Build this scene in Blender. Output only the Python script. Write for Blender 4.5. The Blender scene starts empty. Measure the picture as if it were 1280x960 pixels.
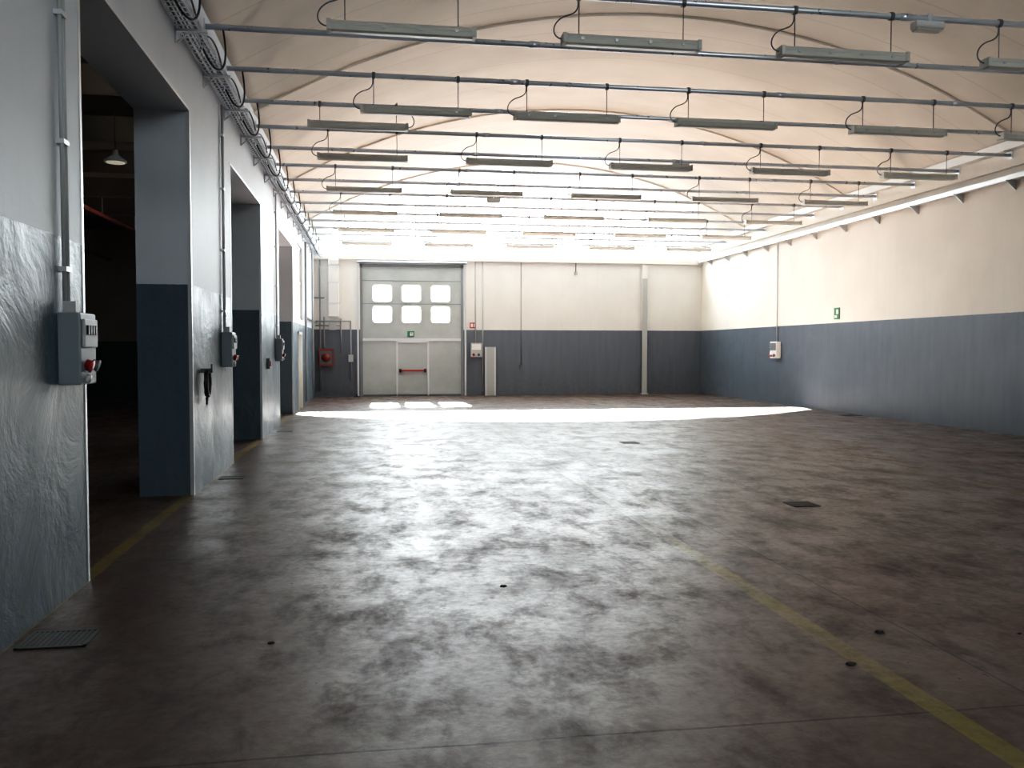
import bpy, bmesh, math, random
from mathutils import Vector, Matrix
random.seed(7)
S = bpy.context.scene
COL = S.collection

# ------------------------------------------------------------------ dimensions
XL, XR = -1.95, 12.0          # inner faces of the hall side walls
TW = 0.57                     # left wall thickness
YF, YB = 31.0, -6.0           # far / back walls
DADO = 2.32
SPR, CRN = 5.38, 7.35         # vault spring / crown
RODZ = 5.27

# ------------------------------------------------------------------ materials
def mat(name, color=(.5,.5,.5), rough=.6, metal=0.0, emis=None, es=0.0, spec=.5):
    m = bpy.data.materials.new(name); m.use_nodes = True
    b = m.node_tree.nodes['Principled BSDF']
    b.inputs['Base Color'].default_value = (*color, 1)
    b.inputs['Roughness'].default_value = rough
    b.inputs['Metallic'].default_value = metal
    b.inputs['Specular IOR Level'].default_value = spec
    if emis:
        b.inputs['Emission Color'].default_value = (*emis, 1)
        b.inputs['Emission Strength'].default_value = es
    return m

class NT:
    def __init__(s, m):
        s.t = m.node_tree; s.n = s.t.nodes; s.l = s.t.links
        s.b = s.n['Principled BSDF']
    def new(s, typ, **kw):
        n = s.n.new(typ)
        for k, v in kw.items(): setattr(n, k, v)
        return n
    def link(s, a, b): s.l.new(a, b)
    def pos(s):
        return s.new('ShaderNodeNewGeometry').outputs['Position']
    def mapping(s, vec, scale):
        n = s.new('ShaderNodeMapping'); n.inputs['Scale'].default_value = scale
        s.link(vec, n.inputs['Vector']); return n.outputs[0]
    def noise(s, vec, scale, detail=5, rough=.6, dist=0):
        n = s.new('ShaderNodeTexNoise'); s.link(vec, n.inputs['Vector'])
        n.inputs['Scale'].default_value = scale; n.inputs['Detail'].default_value = detail
        n.inputs['Roughness'].default_value = rough; n.inputs['Distortion'].default_value = dist
        return n.outputs['Fac']
    def math(s, op, a, b=None, c=None, clamp=False):
        n = s.new('ShaderNodeMath', operation=op); n.use_clamp = clamp
        for i, v in enumerate((a, b, c)):
            if v is None: continue
            if isinstance(v, (int, float)): n.inputs[i].default_value = v
            else: s.link(v, n.inputs[i])
        return n.outputs[0]
    def mapr(s, v, a, b, c, d):
        n = s.new('ShaderNodeMapRange'); s.link(v, n.inputs[0])
        for i, x in enumerate((a, b, c, d)): n.inputs[i+1].default_value = x
        return n.outputs[0]
    def mix(s, f, a, b, mode='MIX'):
        n = s.new('ShaderNodeMix', data_type='RGBA', blend_type=mode)
        if isinstance(f, (int, float)): n.inputs[0].default_value = f
        else: s.link(f, n.inputs[0])
        for i, v in ((6, a), (7, b)):
            if isinstance(v, tuple): n.inputs[i].default_value = (*v, 1)
            else: s.link(v, n.inputs[i])
        return n.outputs[2]
    def bump(s, h, strength, dist=.02, normal=None):
        n = s.new('ShaderNodeBump'); n.inputs['Strength'].default_value = strength
        n.inputs['Distance'].default_value = dist
        s.link(h, n.inputs['Height'])
        if normal is not None: s.link(normal, n.inputs['Normal'])
        return n.outputs[0]

def wall_mat(name, upper, lower, dado, r_low=.32, bump=.35, rup=.75):
    m = mat(name); N = NT(m); p = N.pos()
    sx = N.new('ShaderNodeSeparateXYZ'); N.link(p, sx.inputs[0])
    z = sx.outputs['Z']
    big = N.noise(p, .6, 4); fine = N.noise(p, 9, 5)
    streak = N.noise(N.mapping(p, (3, 3, .35)), 2.0, 5)
    ragged = N.math('MULTIPLY_ADD', fine, .012, dado - .006)
    sel = N.math('GREATER_THAN', z, ragged)
    up = N.mix(N.mapr(big, .3, .7, 0, 1), upper, tuple(c*.88 for c in upper))
    up = N.mix(N.mapr(streak, .5, .75, 0, .2), up, tuple(c*.78 for c in upper))
    lo = N.mix(N.mapr(streak, .35, .7, 0, 1), lower, tuple(c*.85 for c in lower))
    scuff = N.math('MULTIPLY', N.mapr(z, 0, 1.1, 1, 0), N.mapr(fine, .45, .7, 0, .6), clamp=True)
    lo = N.mix(scuff, lo, (.10, .095, .09))
    N.link(N.mix(sel, lo, up), N.b.inputs['Base Color'])
    trow = N.noise(N.mapping(p, (1, 1, 1.1)), 1.5, 7, .66, .5)
    rl = N.mapr(trow, .3, .7, r_low-.08, r_low+.14)
    rr = N.new('ShaderNodeMix', data_type='FLOAT'); N.link(sel, rr.inputs[0]); N.link(rl, rr.inputs[2]); rr.inputs[3].default_value = rup
    N.link(rr.outputs[0], N.b.inputs['Roughness'])
    hs = N.math('MULTIPLY', trow, N.mapr(sel, 0, 1, 1, .3))
    N.link(N.bump(hs, bump, .05, N.bump(fine, .10, .006)), N.b.inputs['Normal'])
    N.b.inputs['Specular IOR Level'].default_value = .30
    return m

M_wallL = wall_mat('left_wall_paint_cool_lit', (.62,.665,.72), (.085,.125,.16), DADO, .34, .5, .5)  # upper colour has the bluish cast of the light mixed in
M_wallR = wall_mat('right_wall_paint', (.78,.74,.67), (.090,.112,.14), DADO, .45, .12)
M_wallF = wall_mat('end_wall_paint', (.80,.79,.76), (.13,.15,.18), DADO, .5, .1)
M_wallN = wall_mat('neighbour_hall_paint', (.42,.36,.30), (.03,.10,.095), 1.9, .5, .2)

# vault plaster
M_vault = mat('vault_plaster', (.62,.52,.42), .85)
N = NT(M_vault); p = N.pos()
a = N.noise(N.mapping(p, (.5, 1, .5)), .7, 5); f = N.noise(p, 6, 4)
c = N.mix(N.mapr(a, .35, .7, 0, 1), (.67,.605,.525), (.56,.505,.435))
sx = N.new('ShaderNodeSeparateXYZ'); N.link(p, sx.inputs[0])
fr = N.math('FRACT', N.math('DIVIDE', N.math('ADD', sx.outputs['Y'], 100.0), 1.5))
seam = N.math('LESS_THAN', fr, .02)
c = N.mix(N.math('MULTIPLY', seam, .3), c, (.30,.27,.23))
N.link(c, N.b.inputs['Base Color']); N.link(N.bump(f, .15, .01), N.b.inputs['Normal'])

# floor
M_floor = mat('worn_concrete_floor'); N = NT(M_floor); p = N.pos()
sx = N.new('ShaderNodeSeparateXYZ'); N.link(p, sx.inputs[0]); X, Y = sx.outputs['X'], sx.outputs['Y']
big = N.noise(p, .30, 6, .62, .3); mid = N.noise(p, 1.1, 10, .68, .2); fine = N.noise(p, 16, 8, .75)
strk = N.noise(N.mapping(p, (1.4, .8, 1)), 2.2, 9, .72, .3)
c = N.mix(N.mapr(big, .35, .65, 0, 1), (.092,.056,.046), (.088,.069,.060))
c = N.mix(N.mapr(mid, .42, .68, 0, .7), c, (.125,.102,.090))
c = N.mix(N.mapr(strk, .50, .72, 0, .75), c, (.030,.023,.020))
c = N.mix(N.mapr(fine, .45, .75, 0, .45), c, (.038,.029,.025))
wob = N.math('MULTIPLY_ADD', N.noise(p, .8, 3), .05, -.025)
def line(coord, at, w):
    d = N.math('ABSOLUTE', N.math('SUBTRACT', N.math('ADD', coord, wob), at))
    return N.math('LESS_THAN', d, w)
def perio(coord, per, off, w):
    q = N.math('FRACT', N.math('DIVIDE', N.math('ADD', N.math('ADD', coord, wob), 700.0-off), per))
    q = N.math('MINIMUM', q, N.math('SUBTRACT', 1.0, q))
    return N.math('LESS_THAN', q, w/per)
jt = N.math('MAXIMUM', perio(Y, 3.5, 0, .008), N.math('MAXIMUM', line(X, 3.0, .008), line(X, 7.9, .008)))
c = N.mix(N.math('MULTIPLY', jt, .8), c, (.012,.01,.009))
def sline(at, w):
    return N.math('LESS_THAN', N.math('ABSOLUTE', N.math('SUBTRACT', X, at)), w)
wear = N.math('MULTIPLY', N.mapr(mid, .38, .62, 1, .4), N.mapr(fine, .4, .7, 1, .5))
yel = N.math('MULTIPLY', sline(2.49, .065), N.mapr(Y, 6.9, 7.4, .9, 0))
c = N.mix(N.math('MULTIPLY', yel, wear), c, (.19,.16,.03))
wht = N.math('MULTIPLY', sline(2.49, .065), N.mapr(Y, 6.9, 7.4, 0, .6))
c = N.mix(N.math('MULTIPLY', wht, wear), c, (.24,.22,.19))
y2 = N.math('MULTIPLY', sline(7.2, .05), .5)
c = N.mix(N.math('MULTIPLY', y2, wear), c, (.24,.18,.06))
y3 = N.math('MULTIPLY', sline(-2.0, .06), .8)
c = N.mix(N.math('MULTIPLY', y3, wear), c, (.28,.22,.04))
N.link(c, N.b.inputs['Base Color'])
r = N.math('ADD', N.mapr(mid, .35, .65, .46, .31), N.mapr(strk, .45, .65, -.03, .16))
r = N.math('ADD', r, N.mapr(fine, .35, .7, -.05, .10))
N.link(r, N.b.inputs['Roughness'])
N.b.inputs['Specular IOR Level'].default_value = .28
h = N.math('ADD', N.math('MULTIPLY', mid, .45), N.math('MULTIPLY', fine, .30))
h = N.math('SUBTRACT', h, N.math('MULTIPLY', jt, .5))
N.link(N.bump(h, .35, .02), N.b.inputs['Normal'])

M_galv = mat('galvanised_steel', (.66,.70,.76), .32, .65)
N = NT(M_galv); N.link(N.mapr(N.noise(N.pos(), 8, 4), .3, .7, .25, .42), N.b.inputs['Roughness'])
M_trim = mat('trim_metal', (.62,.64,.66), .35, .6)
M_grey = mat('grey_plastic', (.40,.42,.42), .45)
M_pipe = mat('pipe_paint', (.28,.30,.31), .5)
M_dgrey = mat('dark_grey_plastic', (.12,.13,.14), .5)
M_panelb = mat('blue_grey_enclosure', (.20,.235,.26), .4)
M_lamph = mat('lamp_housing', (.66,.66,.62), .5)
M_diff = mat('lamp_diffuser', (.80,.80,.74), .25)
M_black = mat('black_rubber', (.012,.012,.013), .45)
M_red = mat('red_plastic', (.38,.02,.015), .4)
M_redp = mat('red_paint', (.20,.03,.02), .5)
M_white = mat('white_plastic', (.75,.76,.75), .4)
M_green = mat('sign_green', (.01,.16,.07), .5)
M_door = mat('door_panel_paint', (.40,.43,.43), .5)
N = NT(M_door); q = N.noise(N.pos(), 1.2, 4)
N.link(N.mix(N.mapr(q, .3, .7, 0, 1), (.46,.49,.49), (.37,.40,.40)), N.b.inputs['Base Color'])
M_doorf = mat('door_frame_paint', (.20,.22,.235), .5)
M_white2 = mat('ledge_paint', (.70,.69,.66), .6)
M_iron = mat('cast_iron', (.025,.024,.022), .6)
M_ggreen = mat('grate_steel', (.07,.09,.085), .5)
M_yel = mat('yellow_paint', (.50,.42,.20), .5)
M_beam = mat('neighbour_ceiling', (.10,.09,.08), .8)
M_debris = mat('debris_rubber', (.015,.013,.012), .8)
M_glass = bpy.data.materials.new('thin_glass'); M_glass.use_nodes = True
t = M_glass.node_tree; t.nodes.clear()
o = t.nodes.new('ShaderNodeOutputMaterial'); tr = t.nodes.new('ShaderNodeBsdfTransparent')
tr.inputs[0].default_value = (.95,.97,.97,1); t.links.new(tr.outputs[0], o.inputs[0])

# ------------------------------------------------------------------ mesh builder
class B:
    def __init__(s, name):
        s.name = name; s.bm = bmesh.new(); s.mats = []
    def mi(s, m):
        if m not in s.mats: s.mats.append(m)
        return s.mats.index(m)
    def box(s, x0, x1, y0, y1, z0, z1, m, bev=0):
        vs = [s.bm.verts.new((x, y, z)) for x in (x0, x1) for y in (y0, y1) for z in (z0, z1)]
        idx = [(0,1,3,2),(4,6,7,5),(0,4,5,1),(2,3,7,6),(0,2,6,4),(1,5,7,3)]
        i = s.mi(m); fs = []
        for q in idx:
            f = s.bm.faces.new([vs[k] for k in q]); f.material_index = i; fs.append(f)
        if bev:
            es = list({e for f in fs for e in f.edges})
            r = bmesh.ops.bevel(s.bm, geom=es, offset=bev, segments=2, affect='EDGES', profile=.5)
            for f in r['faces']: f.material_index = i
        return s
    def tube(s, pts, r, m, seg=8, caps=True, smooth=True):
        pts = [Vector(q) for q in pts]; i = s.mi(m); rings = []
        up = None
        for k, q in enumerate(pts):
            d = (pts[min(k+1, len(pts)-1)] - pts[max(k-1, 0)]).normalized()
            if up is None:
                up = Vector((0,0,1)) if abs(d.z) < .9 else Vector((1,0,0))
            a = d.cross(up).normalized(); b = d.cross(a).normalized(); up = -b if b.dot(up) < 0 else b
            a = d.cross(up).normalized(); b = up
            rings.append([s.bm.verts.new(q + (a*math.cos(2*math.pi*j/seg) + b*math.sin(2*math.pi*j/seg))*r) for j in range(seg)])
        for k in range(len(rings)-1):
            for j in range(seg):
                f = s.bm.faces.new((rings[k][j], rings[k][(j+1)%seg], rings[k+1][(j+1)%seg], rings[k+1][j]))
                f.material_index = i; f.smooth = smooth
        if caps:
            for rg in (rings[0], rings[-1]):
                f = s.bm.faces.new(rg); f.material_index = i
        return s
    def lathe(s, c, axis, prof, m, seg=20):
        # prof: list of (distance along axis, radius)
        axis = Vector(axis).normalized(); c = Vector(c); i = s.mi(m)
        a = axis.orthogonal().normalized(); b = axis.cross(a); rings = []
        for (h, r) in prof:
            rings.append([s.bm.verts.new(c + axis*h + (a*math.cos(2*math.pi*j/seg)+b*math.sin(2*math.pi*j/seg))*max(r,1e-4)) for j in range(seg)])
        for k in range(len(rings)-1):
            for j in range(seg):
                f = s.bm.faces.new((rings[k][j], rings[k][(j+1)%seg], rings[k+1][(j+1)%seg], rings[k+1][j]))
                f.material_index = i; f.smooth = True
        for rg in (rings[0], rings[-1]):
            f = s.bm.faces.new(rg); f.material_index = i
        return s
    def prism(s, poly, axis, a0, a1, m):
        # poly 2D, extruded along axis: 'X' poly=(y,z); 'Y' poly=(x,z)
        i = s.mi(m)
        def P(u, v, w): return (w, u, v) if axis == 'X' else (u, w, v)
        A = [s.bm.verts.new(P(u, v, a0)) for u, v in poly]; C = [s.bm.verts.new(P(u, v, a1)) for u, v in poly]
        n = len(poly)
        for k in range(n):
            f = s.bm.faces.new((A[k], A[(k+1)%n], C[(k+1)%n], C[k])); f.material_index = i
        for rg in (A, C):
            f = s.bm.faces.new(rg); f.material_index = i
        return s
    def plate(s, outer, holes, y0, y1, m):
        """plate in the XZ plane between y0 and y1 with holes"""
        i = s.mi(m); t = bmesh.new(); es = []
        for lp in [outer] + holes:
            vs = [t.verts.new((u, y0, v)) for u, v in lp]
            for k in range(len(vs)): es.append(t.edges.new((vs[k], vs[(k+1)%len(vs)])))
        bmesh.ops.triangle_fill(t, edges=es, use_beauty=True, use_dissolve=False)
        ext = bmesh.ops.extrude_face_region(t, geom=list(t.faces), use_keep_orig=True)
        bmesh.ops.translate(t, vec=(0, y1-y0, 0), verts=[v for v in ext['geom'] if isinstance(v, bmesh.types.BMVert)])
        mp = {v: s.bm.verts.new(v.co) for v in t.verts}
        for f in t.faces:
            try:
                g = s.bm.faces.new([mp[v] for v in f.verts]); g.material_index = i
            except ValueError: pass
        t.free(); return s
    def done(s):
        bmesh.ops.recalc_face_normals(s.bm, faces=s.bm.faces)
        me = bpy.data.meshes.new(s.name); s.bm.to_mesh(me); s.bm.free()
        for m in s.mats: me.materials.append(m)
        ob = bpy.data.objects.new(s.name, me); COL.objects.link(ob); return ob

def bez(p0, p1, p2, p3, n=14):
    p0, p1, p2, p3 = map(Vector, (p0, p1, p2, p3)); out = []
    for k in range(n+1):
        t = k/n; out.append(p0*(1-t)**3 + p1*3*t*(1-t)**2 + p2*3*t*t*(1-t) + p3*t**3)
    return out

# ------------------------------------------------------------------ vault profile
AX = (XL+XR)/2; HS = (XR-XL)/2; RISE = CRN-SPR; R = (HS*HS+RISE*RISE)/(2*RISE); CZ = CRN-R
def vz(x, off=0): return CZ + math.sqrt((R+off)**2 - (x-AX)**2)
NA = 56
def arc(off=0, x0=XL, x1=XR):
    return [(x0+(x1-x0)*k/NA, vz(x0+(x1-x0)*k/NA, off)) for k in range(NA+1)]

# ------------------------------------------------------------------ shell
b = B('floor'); b.box(-16.5, 12.5, YB-.4, YF+.6, -.2, 0, M_floor); b.done()

b = B('ceiling')
pf = arc(0) + [(x, z+.2) for x, z in reversed(arc(0))]
i = b.mi(M_vault); sl = [YB-.3] + [k for k in range(-3, 31, 3)] + [YF+.25]
inn = [[b.bm.verts.new((x, y, z)) for x, z in arc(0)] for y in sl]
out = [[b.bm.verts.new((x, y, z+.25)) for x, z in arc(0)] for y in sl]
for a in range(len(sl)-1):
    for k in range(NA):
        f = b.bm.faces.new((inn[a][k], inn[a][k+1], inn[a+1][k+1], inn[a+1][k])); f.smooth = True
        f = b.bm.faces.new((out[a][k], out[a][k+1], out[a+1][k+1], out[a+1][k]))
    for k in (0, NA): b.bm.faces.new((inn[a][k], inn[a+1][k], out[a+1][k], out[a][k]))
b.done()
# shallow cast ribs under the vault
b = B('ceiling_ribs')
for y in [2.8, 6.0+2.8, 14.8, 20.8, 26.8]:
    pl = arc(-.09) ; 
    poly = [(x, z) for x, z in arc(.02)] + [(x, z-.09) for x, z in reversed(arc(0))]
    i = b.mi(M_vault)
    up = arc(.02); dn = [(x, z-.04) for x, z in arc(0)]
    vs = [[b.bm.verts.new((q[0], yy, q[1])) for q in L] for yy in (y-.09, y+.09) for L in (up, dn)]
    for k in range(NA):
        b.bm.faces.new((vs[1][k], vs[1][k+1], vs[3][k+1], vs[3][k]))
        b.bm.faces.new((vs[0][k], vs[0][k+1], vs[1][k+1], vs[1][k]))
        b.bm.faces.new((vs[2][k], vs[2][k+1], vs[3][k+1], vs[3][k]))
b.done()

# left wall with portals
OPEN_Z = 4.2
opens = [(0.2, 3.6), (6.45, 10.1), (12.9, 16.3), (19.35, 22.7)]
b = B('wall_left')
y = YB
WINY = (24.1, 25.9); WINZ = (2.45, 4.5); DRY = (24.1, 25.3); DRZ = 2.1
for (o0, o1) in opens:
    b.box(XL-TW, XL, y, o0, 0, OPEN_Z, M_wallL); y = o1
b.box(XL-TW, XL, y, WINY[0], 0, OPEN_Z, M_wallL)
b.box(XL-TW, XL, WINY[0], WINY[1], DRZ, WINZ[0], M_wallL)
b.box(XL-TW, XL, DRY[1], WINY[1], 0, DRZ, M_wallL)
b.box(XL-TW, XL, WINY[1], YF, 0, OPEN_Z, M_wallL)
b.box(XL-TW, XL, YB, WINY[0], OPEN_Z, 5.75, M_wallL)
b.box(XL-TW, XL, WINY[0], WINY[1], WINZ[1], 5.75, M_wallL)
b.box(XL-TW, XL, WINY[1], YF, OPEN_Z, 5.75, M_wallL)
b.done()
b = B('wall_right'); b.box(XR, XR+.4, YB, YF+.3, 0, 5.75, M_wallR); b.done()

def rrect(x0, x1, z0, z1, r, n=5):
    o = []
    for (cx, cz, a0) in ((x1-r, z1-r, 0), (x0+r, z1-r, 90), (x0+r, z0+r, 180), (x1-r, z0+r, 270)):
        for k in range(n+1):
            a = math.radians(a0 + 90*k/n); o.append((cx+r*math.cos(a), cz+r*math.sin(a)))
    return o
DX0, DX1, DZ = -.40, 3.20, 4.60
LZ = 4.95
def lun(x0, x1, z0, off):
    top = [(x0+(x1-x0)*k/40, vz(x0+(x1-x0)*k/40)-off) for k in range(41)]
    top = [q for q in top if q[1] > z0+.05]
    if len(top) < 41: return [(top[0][0]-.3, z0)] + top + [(top[-1][0]+.3, z0)]
    return [(x0, z0)] + top + [(x1, z0)]
LX0, LX1 = XL+.20, XR-.25
b = B('wall_far')
outer = [(XL-TW, 0), (DX0, 0), (DX0, DZ), (DX1, DZ), (DX1, 0), (XR+.4, 0), (XR+.4, 7.7), (XL-TW, 7.7)]
b.plate(outer, [lun(LX0, LX1, LZ, .06)], YF, YF+.25, M_wallF); b.done()
b = B('wall_back')
BL = lun(XL+.6, XR-.6, 5.95, .2)  # unseen opening behind the camera, added and sized for fill light
b.plate([(XL-TW, 0), (XR+.4, 0), (XR+.4, 7.7), (XL-TW, 7.7)], [BL], YB-.25, YB, M_wallF); b.done()
# glazing of the far lunette
b = B('window_1')
for k in range(1, 8):
    x = XL + (XR-XL)*k/8
    b.box(x-.02, x+.02, YF+.08, YF+.13, LZ, vz(x)-.06, M_white2)
b.box(LX0, LX1, YF+.08, YF+.13, LZ, LZ+.04, M_white2)
b.plate(lun(LX0, LX1, LZ, .06), [], YF+.10, YF+.106, M_glass)
b.done()
b = B('added_fill_window')  # glazing of the added back opening that lets in fill light
b.plate(BL, [], YB-.13, YB-.124, M_glass)
for k in range(2, 7):
    x = XL + (XR-XL)*k/8
    b.box(x-.02, x+.02, YB-.15, YB-.1, 5.95, vz(x)-.2, M_white2)
b.done()
b = B('trim_far_ledge'); b.box(XL+.01, XR-.01, YF-.16, YF, 4.72, 4.92, M_white2, .01); b.done()
# right beam / gutter under vault spring
b = B('trim_right_beam'); b.box(XR-.28, XR, YB, YF-.17, 5.34, 5.50, M_white2); b.box(XR-.1, XR, YB, YF-.17, 5.05, 5.34, M_wallR); b.done()
b = B('trim_left_beam'); b.box(XL, XL+.10, YB, YF-.17, 5.2, 5.5, M_wallL); b.done()

# neighbour hall
b = B('wall_neighbour_far'); b.box(-16.5, XL-TW, YF+.0, YF+.3, 0, 6.2, M_wallN); b.done()
b = B('wall_neighbour_left'); b.box(-16.5, -16.2, YB, YF, 0, 6.2, M_wallN); b.done()
b = B('wall_neighbour_back'); b.box(-16.5, XL-TW, YB-.3, YB, 0, 6.2, M_wallN); b.done()
b = B('ceiling_neighbour'); b.box(-16.5, XL-TW+.02, YB-.3, YF+.3, 5.8, 6.0, M_beam)
for y in range(-4, 31, 3): b.box(-16.2, XL-TW, y-.12, y+.12, 5.35, 5.8, M_beam)
b.done()
b = B('sprinkler_pipe')
b.tube([(-8.5, YF-.1, 4.6), (-8.5, 16, 4.6), (-4.2, 9.5, 4.6)], .05, M_redp)
b.tube([(-6.5, YF-.1, 4.9), (-6.5, 8, 4.9)], .05, M_redp)
for y in range(11, 31, 3): b.tube([(-6.5, y, 4.9), (-6.5, y, 5.34)], .012, M_galv, 5)
b.done()
def pendant(x, y, z):
    b = B('pendant_lamp')
    b.tube([(x, y, z+.2), (x, y, 5.36)], .01, M_black, 5)
    b.lathe((x, y, z), (0,0,1), [(0,.17),(.03,.17),(.07,.11),(.12,.05),(.2,.04),(.2,.001)], M_grey)
    b.lathe((x, y, z-.01), (0,0,1), [(0,.001),(0,.14),(.012,.14),(.012,.001)], mat('lamp_glow', (.8,.75,.6), .5, 0, (1,.9,.7), .35))
    b.done()
pendant(-4.0, 14.9, 4.58)

# portal corner guards + lintel edge trims
n = 0
for (o0, o1) in opens:
    b = B('corner_guard')
    for yy, s in ((o0, -1), (o1, 1)):
        b.box(XL, XL+.005, min(yy, yy+s*.035), max(yy, yy+s*.035), 0.0, OPEN_Z, M_trim)
        b.box(XL-.035, XL+.005, min(yy, yy-s*.004), max(yy, yy-s*.004), 0.0, OPEN_Z, M_trim)
    b.box(XL, XL+.005, o0-.035, o1+.035, OPEN_Z, OPEN_Z+.03, M_trim)
    b.done()

# left wall window and side door
b = B('window_2')
y0, y1 = WINY
for yy in (y0, (y0+y1)/2-.03, y1-.06): b.box(XL-.12, XL-.06, yy, yy+.06, WINZ[0], WINZ[1], M_white)
for zz in (WINZ[0], (WINZ[0]+WINZ[1])/2, WINZ[1]-.06): b.box(XL-.12, XL-.06, y0, y1, zz, zz+.06, M_white)
b.box(XL-.095, XL-.085, y0, y1, WINZ[0], WINZ[1], mat('lit_office_glass', (.7,.72,.7), .3, 0, (.95,1,.95), .35))
b.done()
b = B('door_2')
b.box(XL-.10, XL-.05, DRY[0], DRY[1], 0, DRZ, M_yel)
b.box(XL-.05, XL+.03, DRY[0], DRY[0]+.07, 0, DRZ, M_trim); b.box(XL-.05, XL+.03, DRY[1]-.07, DRY[1], 0, DRZ, M_trim)
b.box(XL-.05, XL+.03, DRY[0], DRY[1], DRZ-.07, DRZ, M_trim)
b.box(XL-.05, XL-.04, DRY[0]+.2, DRY[1]-.2, 1.0, 1.9, mat('door_glass', (.6,.62,.55), .2, 0, (.95,1,.85), .5))
b.done()

# ------------------------------------------------------------------ main sectional door
b = B('door_1')
wins = [(a, a2, z0, z1) for (a, a2) in ((.05,.68),(1.06,1.69),(2.08,2.71)) for (z0, z1) in ((2.58,3.13),(3.31,3.86))]
WX0, WX1, WZ = .88, 1.945, 1.90
secs = [2.0, 2.2, 3.22, 3.95, DZ]
holes = [rrect(a, c, z0, z1, .09) for a, c, z0, z1 in wins]
b.plate([(DX0, .01), (WX0, .01), (WX0, WZ), (WX1, WZ), (WX1, .01), (DX1, .01), (DX1, DZ), (DX0, DZ)], holes, YF+.06, YF+.11, M_door)
for a, c, z0, z1 in wins:
    b.plate(rrect(a-.04, c+.04, z0-.04, z1+.04, .12), [rrect(a, c, z0, z1, .09)], YF+.045, YF+.06, M_white)
    b.box(a, c, YF+.08, YF+.085, z0, z1, M_glass)
for z in (1.96, 3.22, 4.02): b.box(DX0, DX1, YF+.05, YF+.062, z-.012, z+.012, M_doorf)
b.box(DX0, DX1, YF+.03, YF+.06, 1.93, 2.02, M_trim)
for x in (DX0, DX1-.09): b.box(x, x+.09, YF+.0, YF+.062, 0, DZ, M_doorf)
b.box(DX0, DX1, YF, YF+.062, DZ-.10, DZ, M_doorf)
# ribs
for x in (.35, 1.4, 2.4): b.box(x-.02, x+.02, YF+.05, YF+.062, 2.02, 2.5, M_door)
# wicket door leaf
b.box(WX0+.02, WX1-.02, YF+.065, YF+.105, .03, WZ-.02, M_door)
for x in (WX0-.04, WX1-.02): b.box(x, x+.06, YF+.03, YF+.065, 0, WZ+.03, M_trim)
b.box(WX0-.04, WX1+.04, YF+.03, YF+.065, WZ-.03, WZ+.03, M_trim)
b.box(WX0+.08, WX1-.08, YF-.03, YF+.0, .86, .92, M_red); 
for x in (WX0+.06, WX1-.14): b.box(x, x+.08, YF-.03, YF+.066, .83, .95, M_black)
b.box(DX0, DX1, YF+.03, YF+.1, 0, .06, M_dgrey)
b.done()
b = B('door_track')
for x in (DX0-.10, DX1+.03): b.box(x, x+.06, YF-.08, YF, 0, 4.70, M_trim)
b.box(DX0-.1, DX1+.1, YF-.10, YF, DZ+.01, DZ+.10, M_doorf)
b.tube([(DX0-.1, YF-.2, 4.66), (DX1+.1, YF-.2, 4.66)], .035, M_galv)
b.done()

def exit_sign(name, c, nrm, w=.22, h=.2, m=M_green):
    b = B(name); x, y, z = c
    if nrm == 'Y':
        b.box(x-w/2, x+w/2, y-.02, y, z-h/2, z+h/2, m)
        b.box(x-.03, x+.03, y-.024, y-.02, z-h*.3, z+h*.1, M_white); b.box(x-.02, x+.02, y-.024, y-.02, z+h*.15, z+h*.32, M_white)
        b.box(x+.05, x+.08, y-.024, y-.02, z-h*.3, z+h*.3, M_white)
    else:
        b.box(x-.02, x, y-w/2, y+w/2, z-h/2, z+h/2, m)
        b.box(x-.024, x-.02, y-w*.35, y+w*.05, z-h*.05, z+h*.35, M_white)
        b.box(x-.024, x-.02, y-w*.1, y+w*.35, z-h*.38, z-h*.15, M_white)
    b.done()
exit_sign('exit_sign', (1.35, YF+.03, 2.17), 'Y', .24, .2)
exit_sign('exit_sign', (XR, 21.4, 2.56), 'X', .26, .30)
b = B('fire_sign'); b.box(3.42, 3.62, YF-.015, YF, 2.38, 2.58, M_red); b.box(3.46, 3.53, YF-.018, YF-.015, 2.42, 2.54, M_white)
b.box(3.56, 3.59, YF-.018, YF-.015, 2.42, 2.54, M_white); b.done()

# ------------------------------------------------------------------ distribution panels
def panel_left(y0, y1, z0=1.38, z1=1.84, top=4.8):
    b = B('electrical_panel'); d = .14
    b.box(XL, XL+d, y0, y1, z0, z1, M_panelb, .012)
    ym = (y0+y1)/2
    b.box(XL+d, XL+d+.02, y0+.03, y1-.03, z0+.24, z1-.04, M_grey, .006)
    for k in range(4):
        b.box(XL+d+.02, XL+d+.032, y0+.06+k*.05, y0+.09+k*.05, z0+.32, z0+.38, M_black)
    b.lathe((XL+d, y0+.10, z0+.13), (1,0,-.35), [(0,.036),(.03,.036),(.032,.042),(.042,.042),(.042,.001)], M_red, 14)
    b.lathe((XL+d, y1-.09, z0+.13), (1,0,-.35), [(0,.034),(.03,.034),(.032,.040),(.04,.040),(.04,.001)], M_dgrey, 14)
    b.lathe((XL+d, y0+.10, z0+.04), (1,0,-.35), [(0,.03),(.025,.03),(.03,.001)], M_grey, 14)
    b.box(XL+.02, XL+.10, y0+.05, y0+.13, z1, z1+.07, M_grey)
    b.tube([(XL+.03, y0+.07, z1), (XL+.03, y0+.07, top)], .014, M_grey)
    b.tube([(XL+.03, y0+.13, z1), (XL+.03, y0+.13, top)], .014, M_grey)
    for z in (2.1, 2.9, 3.7, 4.4): b.box(XL, XL+.05, y0+.05, y0+.15, z, z+.03, M_trim)
    b.done()
panel_left(5.9, 6.22); panel_left(12.0, 12.32); panel_left(18.5, 18.82)

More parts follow.
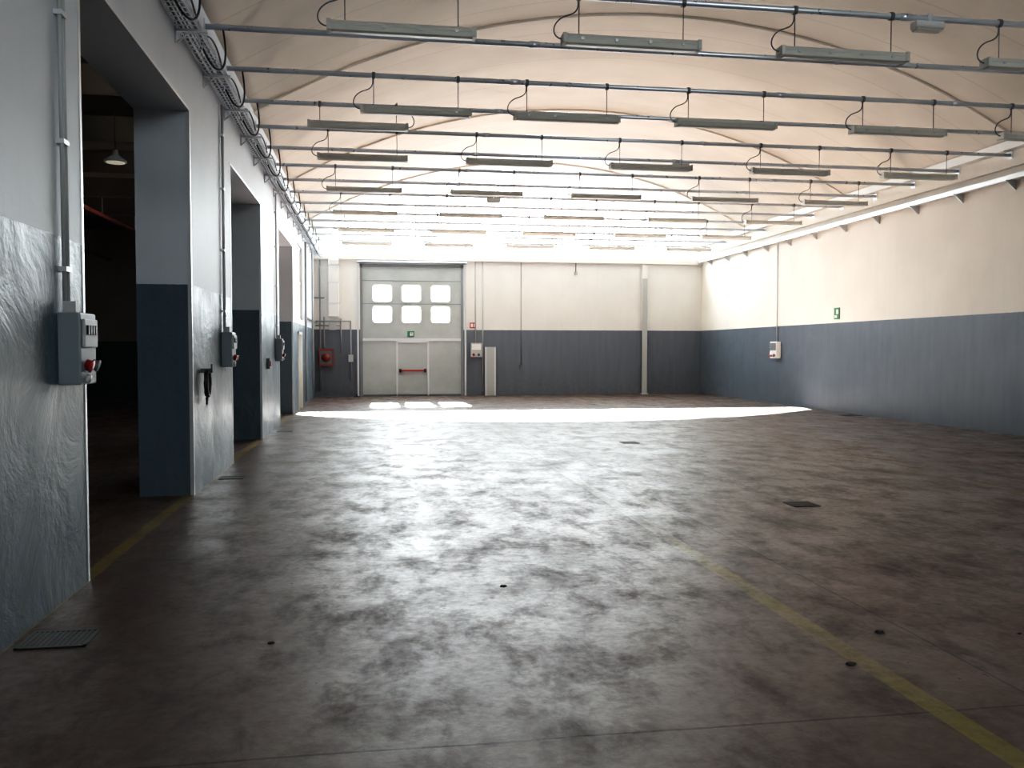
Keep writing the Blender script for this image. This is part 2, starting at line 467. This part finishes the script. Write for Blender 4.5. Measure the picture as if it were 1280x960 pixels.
b = B('electrical_panel')
yy = 24.8
b.box(XR-.14, XR, yy-.22, yy+.22, 1.36, 1.86, M_white, .012)
b.box(XR-.155, XR-.14, yy-.17, yy+.17, 1.6, 1.82, M_dgrey); 
for k in (-.1, .08): b.lathe((XR-.14, yy+k, 1.46), (-1,0,-.3), [(0,.045),(.06,.045),(.06,.001)], M_red if k > 0 else M_dgrey, 12)
b.tube([(XR-.03, yy, 1.86), (XR-.03, yy, 4.8)], .016, M_grey)
b.done()
b = B('electrical_panel')
b.box(3.44, 3.84, YF-.14, YF, 1.36, 1.86, M_grey, .012); b.box(3.48, 3.80, YF-.155, YF-.14, 1.62, 1.82, M_white)
for k in (3.54, 3.72): b.lathe((k, YF-.14, 1.46), (0,-1,-.3), [(0,.045),(.06,.045),(.06,.001)], M_red if k < 3.6 else M_dgrey, 12)
b.tube([(3.62, YF-.03, 1.86), (3.62, YF-.03, 4.72)], .02, M_grey); b.tube([(3.88, YF-.03, .1), (3.88, YF-.03, 4.72)], .022, M_grey)
b.done()
# tall light cover board by the door
b = B('cable_riser_cover')
b.box(3.95, 4.33, YF-.12, YF, 0, 1.72, M_grey, .01); b.box(4.0, 4.28, YF-.13, YF-.12, .1, 1.62, M_grey)
b.box(3.95, 4.0, YF-.14, YF-.12, 0, 1.72, M_trim); b.box(4.28, 4.33, YF-.14, YF-.12, 0, 1.72, M_trim)
b.done()
# steel column on far wall
b = B('steel_column')
b.box(9.69, 9.90, YF-.12, YF-.105, 0, 4.72, M_wallF); b.box(9.69, 9.90, YF-.015, YF, 0, 4.72, M_wallF)
b.box(9.785, 9.805, YF-.105, YF-.015, 0, 4.72, M_wallF); b.box(9.66, 9.93, YF-.16, YF, 0, .03, M_trim)
b.box(9.70, 9.89, YF-.125, YF-.12, .03, 4.2, M_grey)
b.done()
b = B('hanging_cable'); b.tube([(5.25, YF-.03, 4.72), (5.25, YF-.03, 1.05)], .012, M_dgrey); b.box(5.2, 5.3, YF-.06, YF, .95, 1.07, M_dgrey)
b.tube([(7.25, YF-.03, 4.72), (7.25, YF-.03, 4.4)], .015, M_black); b.box(7.2, 7.3, YF-.08, YF, 4.3, 4.42, M_grey); b.done()

# pipes/duct in the far left corner
b = B('ventilation_duct')
b.box(-1.45, -1.1, YF-.40, YF-.02, 2.75, 4.70, M_white2, .01)
for z in (3.2, 3.9, 4.5): b.box(-1.47, -1.08, YF-.42, YF-.0, z, z+.04, M_trim)
b.done()
b = B('heating_pipes')
for x, z0, z1 in ((-1.75, .2, 4.7), (-1.05, 1.5, 2.7), (-.72, .6, 2.6), (-1.62, 1.7, 2.75)):
    b.tube([(x, YF-.07, z0), (x, YF-.07, z1)], .025, M_pipe)
for z, x0, x1 in ((2.6, -1.9, -.7), (2.45, -1.9, -1.05), (3.4, -1.94, -1.6)):
    b.tube([(x0, YF-.09, z), (x1, YF-.09, z)], .025, M_pipe)
b.tube([(XL+.06, 26.3, 2.55), (XL+.06, YF-.1, 2.55)], .035, M_pipe)
b.tube([(XL+.06, 26.3, .1), (XL+.06, 26.3, 4.75)], .035, M_pipe)
b.tube([(XL+.12, 28.3, .4), (XL+.12, 28.3, 4.75)], .03, M_pipe)
b.box(-1.45, -1.2, YF-.15, YF, 2.3, 2.55, M_grey)
b.box(-.80, -.64, YF-.12, YF, 1.2, 1.45, M_grey)
b.done()
b = B('fire_hose_box')
b.box(-1.80, -1.3, YF-.24, YF, 1.05, 1.65, M_redp, .01); b.box(-1.75, -1.35, YF-.245, YF-.24, 1.12, 1.58, M_dgrey)
b.lathe((-1.55, YF-.245, 1.35), (0,-1,0), [(0,.15),(.03,.15),(.03,.11),(.04,.11),(.04,.001)], M_redp, 20)
b.done()
b = B('floor_bracket'); b.box(-.62, -.42, YF-.5, YF-.3, 0, .03, M_iron); b.box(-.55, -.49, YF-.45, YF-.35, .03, .1, M_iron); b.done()

# coiled cable on second pier
b = B('coiled_cable')
pts = [(XL+.07+.012*math.sin(k*.9), 10.62+.11*math.cos(k*math.pi/8)*(1+.03*math.sin(k)), 1.22+.15*math.sin(k*math.pi/8)) for k in range(16*5)]
b.tube(pts, .016, M_black, 6)
b.box(XL, XL+.12, 10.59, 10.65, 1.34, 1.39, M_dgrey); b.box(XL+.11, XL+.13, 10.59, 10.65, 1.34, 1.44, M_dgrey)
b.tube(bez((XL+.07, 10.6, 1.08), (XL+.06, 10.55, .95), (XL+.05, 10.7, .95), (XL+.04, 10.7, 1.05)), .014, M_black, 6)
b.done()
# small switches / alarm boxes on piers
b = B('wall_switch'); b.box(XL, XL+.06, 17.0, 17.12, 1.25, 1.45, M_dgrey, .008); b.box(XL+.06, XL+.075, 17.03, 17.09, 1.3, 1.4, M_red); b.done()

# ------------------------------------------------------------------ tie rods
rods = [YF*0 + 9.05 + 1.5*k for k in range(-9, 15)]
for y in rods:
    b = B('tie_rod')
    b.tube([(XL+.02, y, RODZ), (XR-.02, y, RODZ)], .034, M_galv, 12)
    for x in (XL+3.9, AX+.8, XR-3.4):
        b.tube([(x-.06, y, RODZ), (x+.06, y, RODZ)], .041, M_galv, 12)
    for x, s in ((XL, 1), (XR, -1)):
        b.box(min(x, x+s*.11), max(x, x+s*.11), y-.07, y+.07, RODZ-.07, RODZ+.07, M_trim)
    b.done()

# ------------------------------------------------------------------ fluorescent fittings
def fitting(x, y, z=4.82, L=1.45, flip=1):
    b = B('fluorescent_lamp')
    h = L/2
    b.prism([(y-.06, z+.045), (y-.075, z+.01), (y-.075, z-.005), (y+.075, z-.005), (y+.075, z+.01), (y+.06, z+.045)], 'X', x-h, x+h, M_lamph)
    b.prism([(y-.072, z-.005), (y-.06, z-.045), (y-.03, z-.06), (y+.03, z-.06), (y+.06, z-.045), (y+.072, z-.005)], 'X', x-h+.02, x+h-.02, M_diff)
    for s in (-1, 1):
        b.box(x+s*h-.02, x+s*h+.02, y-.08, y+.08, z-.05, z+.05, M_lamph)
        for k in (.25, .75): b.box(x+s*h*k-.015, x+s*h*k+.015, y-.082, y+.082, z-.02, z+.012, M_trim)
    for s in (-1, 1):
        xx = x+s*h*.78
        b.tube([(xx, y, z+.04), (xx, y, RODZ-.03)], .006, M_dgrey, 5)
        b.tube([(xx-.02, y, RODZ-.0), (xx+.02, y, RODZ)], .046, M_dgrey, 10)
    e = x+flip*h; dx = flip
    b.tube(bez((e, y, z), (e+dx*.16, y, z+.0), (e+dx*.14, y, z+.2), (e-dx*.05, y, z+.25), 12), .008, M_dgrey, 6)
    b.tube(bez((e-dx*.05, y, z+.25), (e-dx*.22, y, z+.30), (e-dx*.10, y, z+.45), (e-dx*.18, y, RODZ), 10), .008, M_dgrey, 6)
    b.done()
cols = [-.13, 2.35, 4.87, 7.48, 10.02]
rowsx = {9.05: [.32, 2.71, 5.1, 7.55, 10.0], 12.05: [.61, 2.69, 5.01, 7.68, 10.1]}
for y in (3.05, 6.05, 9.05, 12.05, 15.05, 18.05, 21.05, 24.05, 27.05):
    for k, x in enumerate(rowsx.get(round(y, 2), cols)): fitting(x, y, 4.82, 1.45, -1)
fitting(-.18, 13.55, 4.97)

def emerg(x, y):
    b = B('emergency_lamp'); b.box(x-.17, x+.17, y-.06, y+.06, RODZ-.12, RODZ-.04, M_white, .01); b.box(x-.15, x+.15, y-.05, y+.05, RODZ-.14, RODZ-.12, M_diff)
    b.box(x-.02, x+.02, y-.05, y+.05, RODZ-.05, RODZ+.04, M_galv); b.done()
emerg(6.1, 9.05); emerg(5.95, 16.55); emerg(2.9, 21.05)

# ------------------------------------------------------------------ cable trays
def tray(name, xw, s, z, w, y0, y1):
    b = B(name)
    xa, xb = sorted((xw+s*.03, xw+s*(.03+w)))
    for x in (xa, (2*xa+xb)/3, (xa+2*xb)/3, xb): b.box(x-.005, x+.005, y0, y1, z-.005, z+.005, M_galv)
    for x in (xa, xb):
        b.box(x-.004, x+.004, y0, y1, z+.028, z+.036, M_galv); b.box(x-.005, x+.005, y0, y1, z+.06, z+.07, M_galv)
    y = y0
    while y < y1:
        b.box(xa, xb, y-.005, y+.005, z-.006, z+.004, M_galv)
        for x in (xa, xb): b.box(x-.005, x+.005, y-.005, y+.005, z, z+.07, M_galv)
        y += .12
    # cables lying inside
    for k in range(4):
        x = xa + .03 + k*(xb-xa-.06)/3
        b.tube([(x+.01*math.sin(j*1.3+k), y0+(y1-y0)*j/40, z+.02) for j in range(41)], .013, M_dgrey if k % 2 else M_black, 5)
    y = 9.05 - 1.5*8 + .4
    while y < y1:
        xo = xw+s*(w+.12)
        b.box(min(xw, xo), max(xw, xo), y-.02, y+.02, z-.035, z-.01, M_trim)
        b.box(min(xw, xw+s*.02), max(xw, xw+s*.02), y-.02, y+.02, z-.16, z+.02, M_trim)
        b.tube([(xw+s*.01, y, z-.15), (xw+s*(w*.8), y, z-.03)], .01, M_trim, 5)
        y += 1.5
    b.done()
tray('cable_tray', XL, 1, 4.86, .20, 0, YF-.2)
# solid trunking on the right wall
b = B('cable_trunking')
b.box(XR-.20, XR-.04, YB+.2, YF-.2, 4.80, 4.87, M_white2, 0)
b.box(XR-.21, XR-.19, YB+.2, YF-.2, 4.79, 4.88, M_trim)
y = -3.
while y < YF-.3:
    b.box(XR-.24, XR, y-.02, y+.02, 4.765, 4.80, M_trim)
    b.prism([(XR-.02, 4.62), (XR, 4.62), (XR, 4.77), (XR-.2, 4.77)], 'Y', y-.012, y+.012, M_trim)
    y += 1.5
b.done()
# looping feeder cables between tray and rods
b = B('feeder_cables')
for y in [q for q in rods if q > 5]:
    b.tube(bez((XL+.15, y-.5, 4.9), (XL+.30, y-.45, 4.5), (XL+.4, y-.1, 4.7), (XL+.30, y+.0, RODZ-.02), 14), .012, M_black, 6)
    b.tube(bez((XL+.10, y-.3, 4.88), (XL+.12, y-.2, 5.25), (XL+.2, y+.2, 5.2), (XL+.24, y+.25, 4.9), 12), .010, M_dgrey, 6)
b.done()

# ------------------------------------------------------------------ floor drains, debris
def drain(x, y, w=.28, l=.28, m=M_iron):
    b = B('floor_drain')
    b.box(x-w/2, x+w/2, y-l/2, y-l/2+.02, 0, .008, m); b.box(x-w/2, x+w/2, y+l/2-.02, y+l/2, 0, .008, m)
    b.box(x-w/2, x-w/2+.02, y-l/2, y+l/2, 0, .008, m); b.box(x+w/2-.02, x+w/2, y-l/2, y+l/2, 0, .008, m)
    k = x-w/2+.03
    while k < x+w/2-.02:
        b.box(k, k+.012, y-l/2, y+l/2, 0, .007, m); k += .028
    b.box(x-w/2, x+w/2, y-l/2, y+l/2, 0, .003, M_black)
    b.done()
for yy in (2.3, 8.5, 14.7, 20.9): drain(4.4, yy)
drain(-1.74, 11.4, .3, .25); drain(-1.70, 17.8, .3, .25)
drain(-1.72, 5.15, .36, .30, M_ggreen)
drain(11.6, 20.0, .5, .3)
for (x, y, s) in ((2.83, 4.55, .03), (2.4, 4.1, .028), (.87, 5.85, .022), (-.55, 4.9, .02), (3.6, 4.4, .015)):
    b = B('rubber_scrap')
    n = 9; lo = []; hi = []
    for k in range(n):
        a = 2*math.pi*k/n; r = s*random.uniform(.6, 1.2)
        lo.append(b.bm.verts.new((x+r*math.cos(a)*1.3, y+r*math.sin(a), .0))); hi.append(b.bm.verts.new((x+r*.7*math.cos(a)*1.3, y+r*.7*math.sin(a), s*.5*random.uniform(.5, 1))))
    b.mi(M_debris)
    for k in range(n): b.bm.faces.new((lo[k], lo[(k+1)%n], hi[(k+1)%n], hi[k]))
    b.bm.faces.new(hi); b.bm.faces.new(lo); b.done()

# ------------------------------------------------------------------ light
w = bpy.data.worlds.new('World'); S.world = w; w.use_nodes = True
bg = w.node_tree.nodes['Background']; bg.inputs[0].default_value = (.91, .96, 1, 1); bg.inputs[1].default_value = 26.0
sun = bpy.data.lights.new('sun', 'SUN'); sun.energy = 480; sun.angle = math.radians(2.2); sun.color = (1, .98, .96)
so = bpy.data.objects.new('sun', sun); COL.objects.link(so)
EL = math.radians(32.2)
d = Vector((.0, -math.cos(EL), -math.sin(EL)))
so.rotation_euler = d.to_track_quat('-Z', 'Y').to_euler(); so.location = (5, 45, 20)
def portal(name, x0, x1, z0, z1, y, face):
    l = bpy.data.lights.new(name, 'AREA'); l.shape = 'RECTANGLE'; l.size = x1-x0; l.size_y = z1-z0
    l.cycles.is_portal = True
    o = bpy.data.objects.new(name, l); COL.objects.link(o); o.location = ((x0+x1)/2, y, (z0+z1)/2)
    o.rotation_euler = Vector((0, face, 0)).to_track_quat('-Z', 'Z').to_euler()
portal('portal_far', XL+.1, XR-.1, LZ, CRN, YF+.3, -1)
portal('portal_back', 0, 10, 5.95, CRN-.15, YB-.3, 1)
portal('portal_door', DX0, DX1, 2.5, 3.95, YF+.3, -1)

# ------------------------------------------------------------------ camera
cam = bpy.data.cameras.new('camera'); cam.sensor_width = 36; cam.lens = 36*1100/1280
co = bpy.data.objects.new('camera', cam); COL.objects.link(co)
co.location = (0, 0, 1.6)
co.rotation_euler = (math.radians(90-2.19), 0, math.radians(-9.04))
S.camera = co
S.view_settings.view_transform = 'Standard'
S.view_settings.exposure = 0.0
# phone-camera tone response: slightly crushed shadows
S.view_settings.use_curve_mapping = True
cm = S.view_settings.curve_mapping
cv = cm.curves[3]
for (x, y) in ((.03, .017), (.10, .078), (.30, .31), (.6, .66)): cv.points.new(x, y)
cm.update()
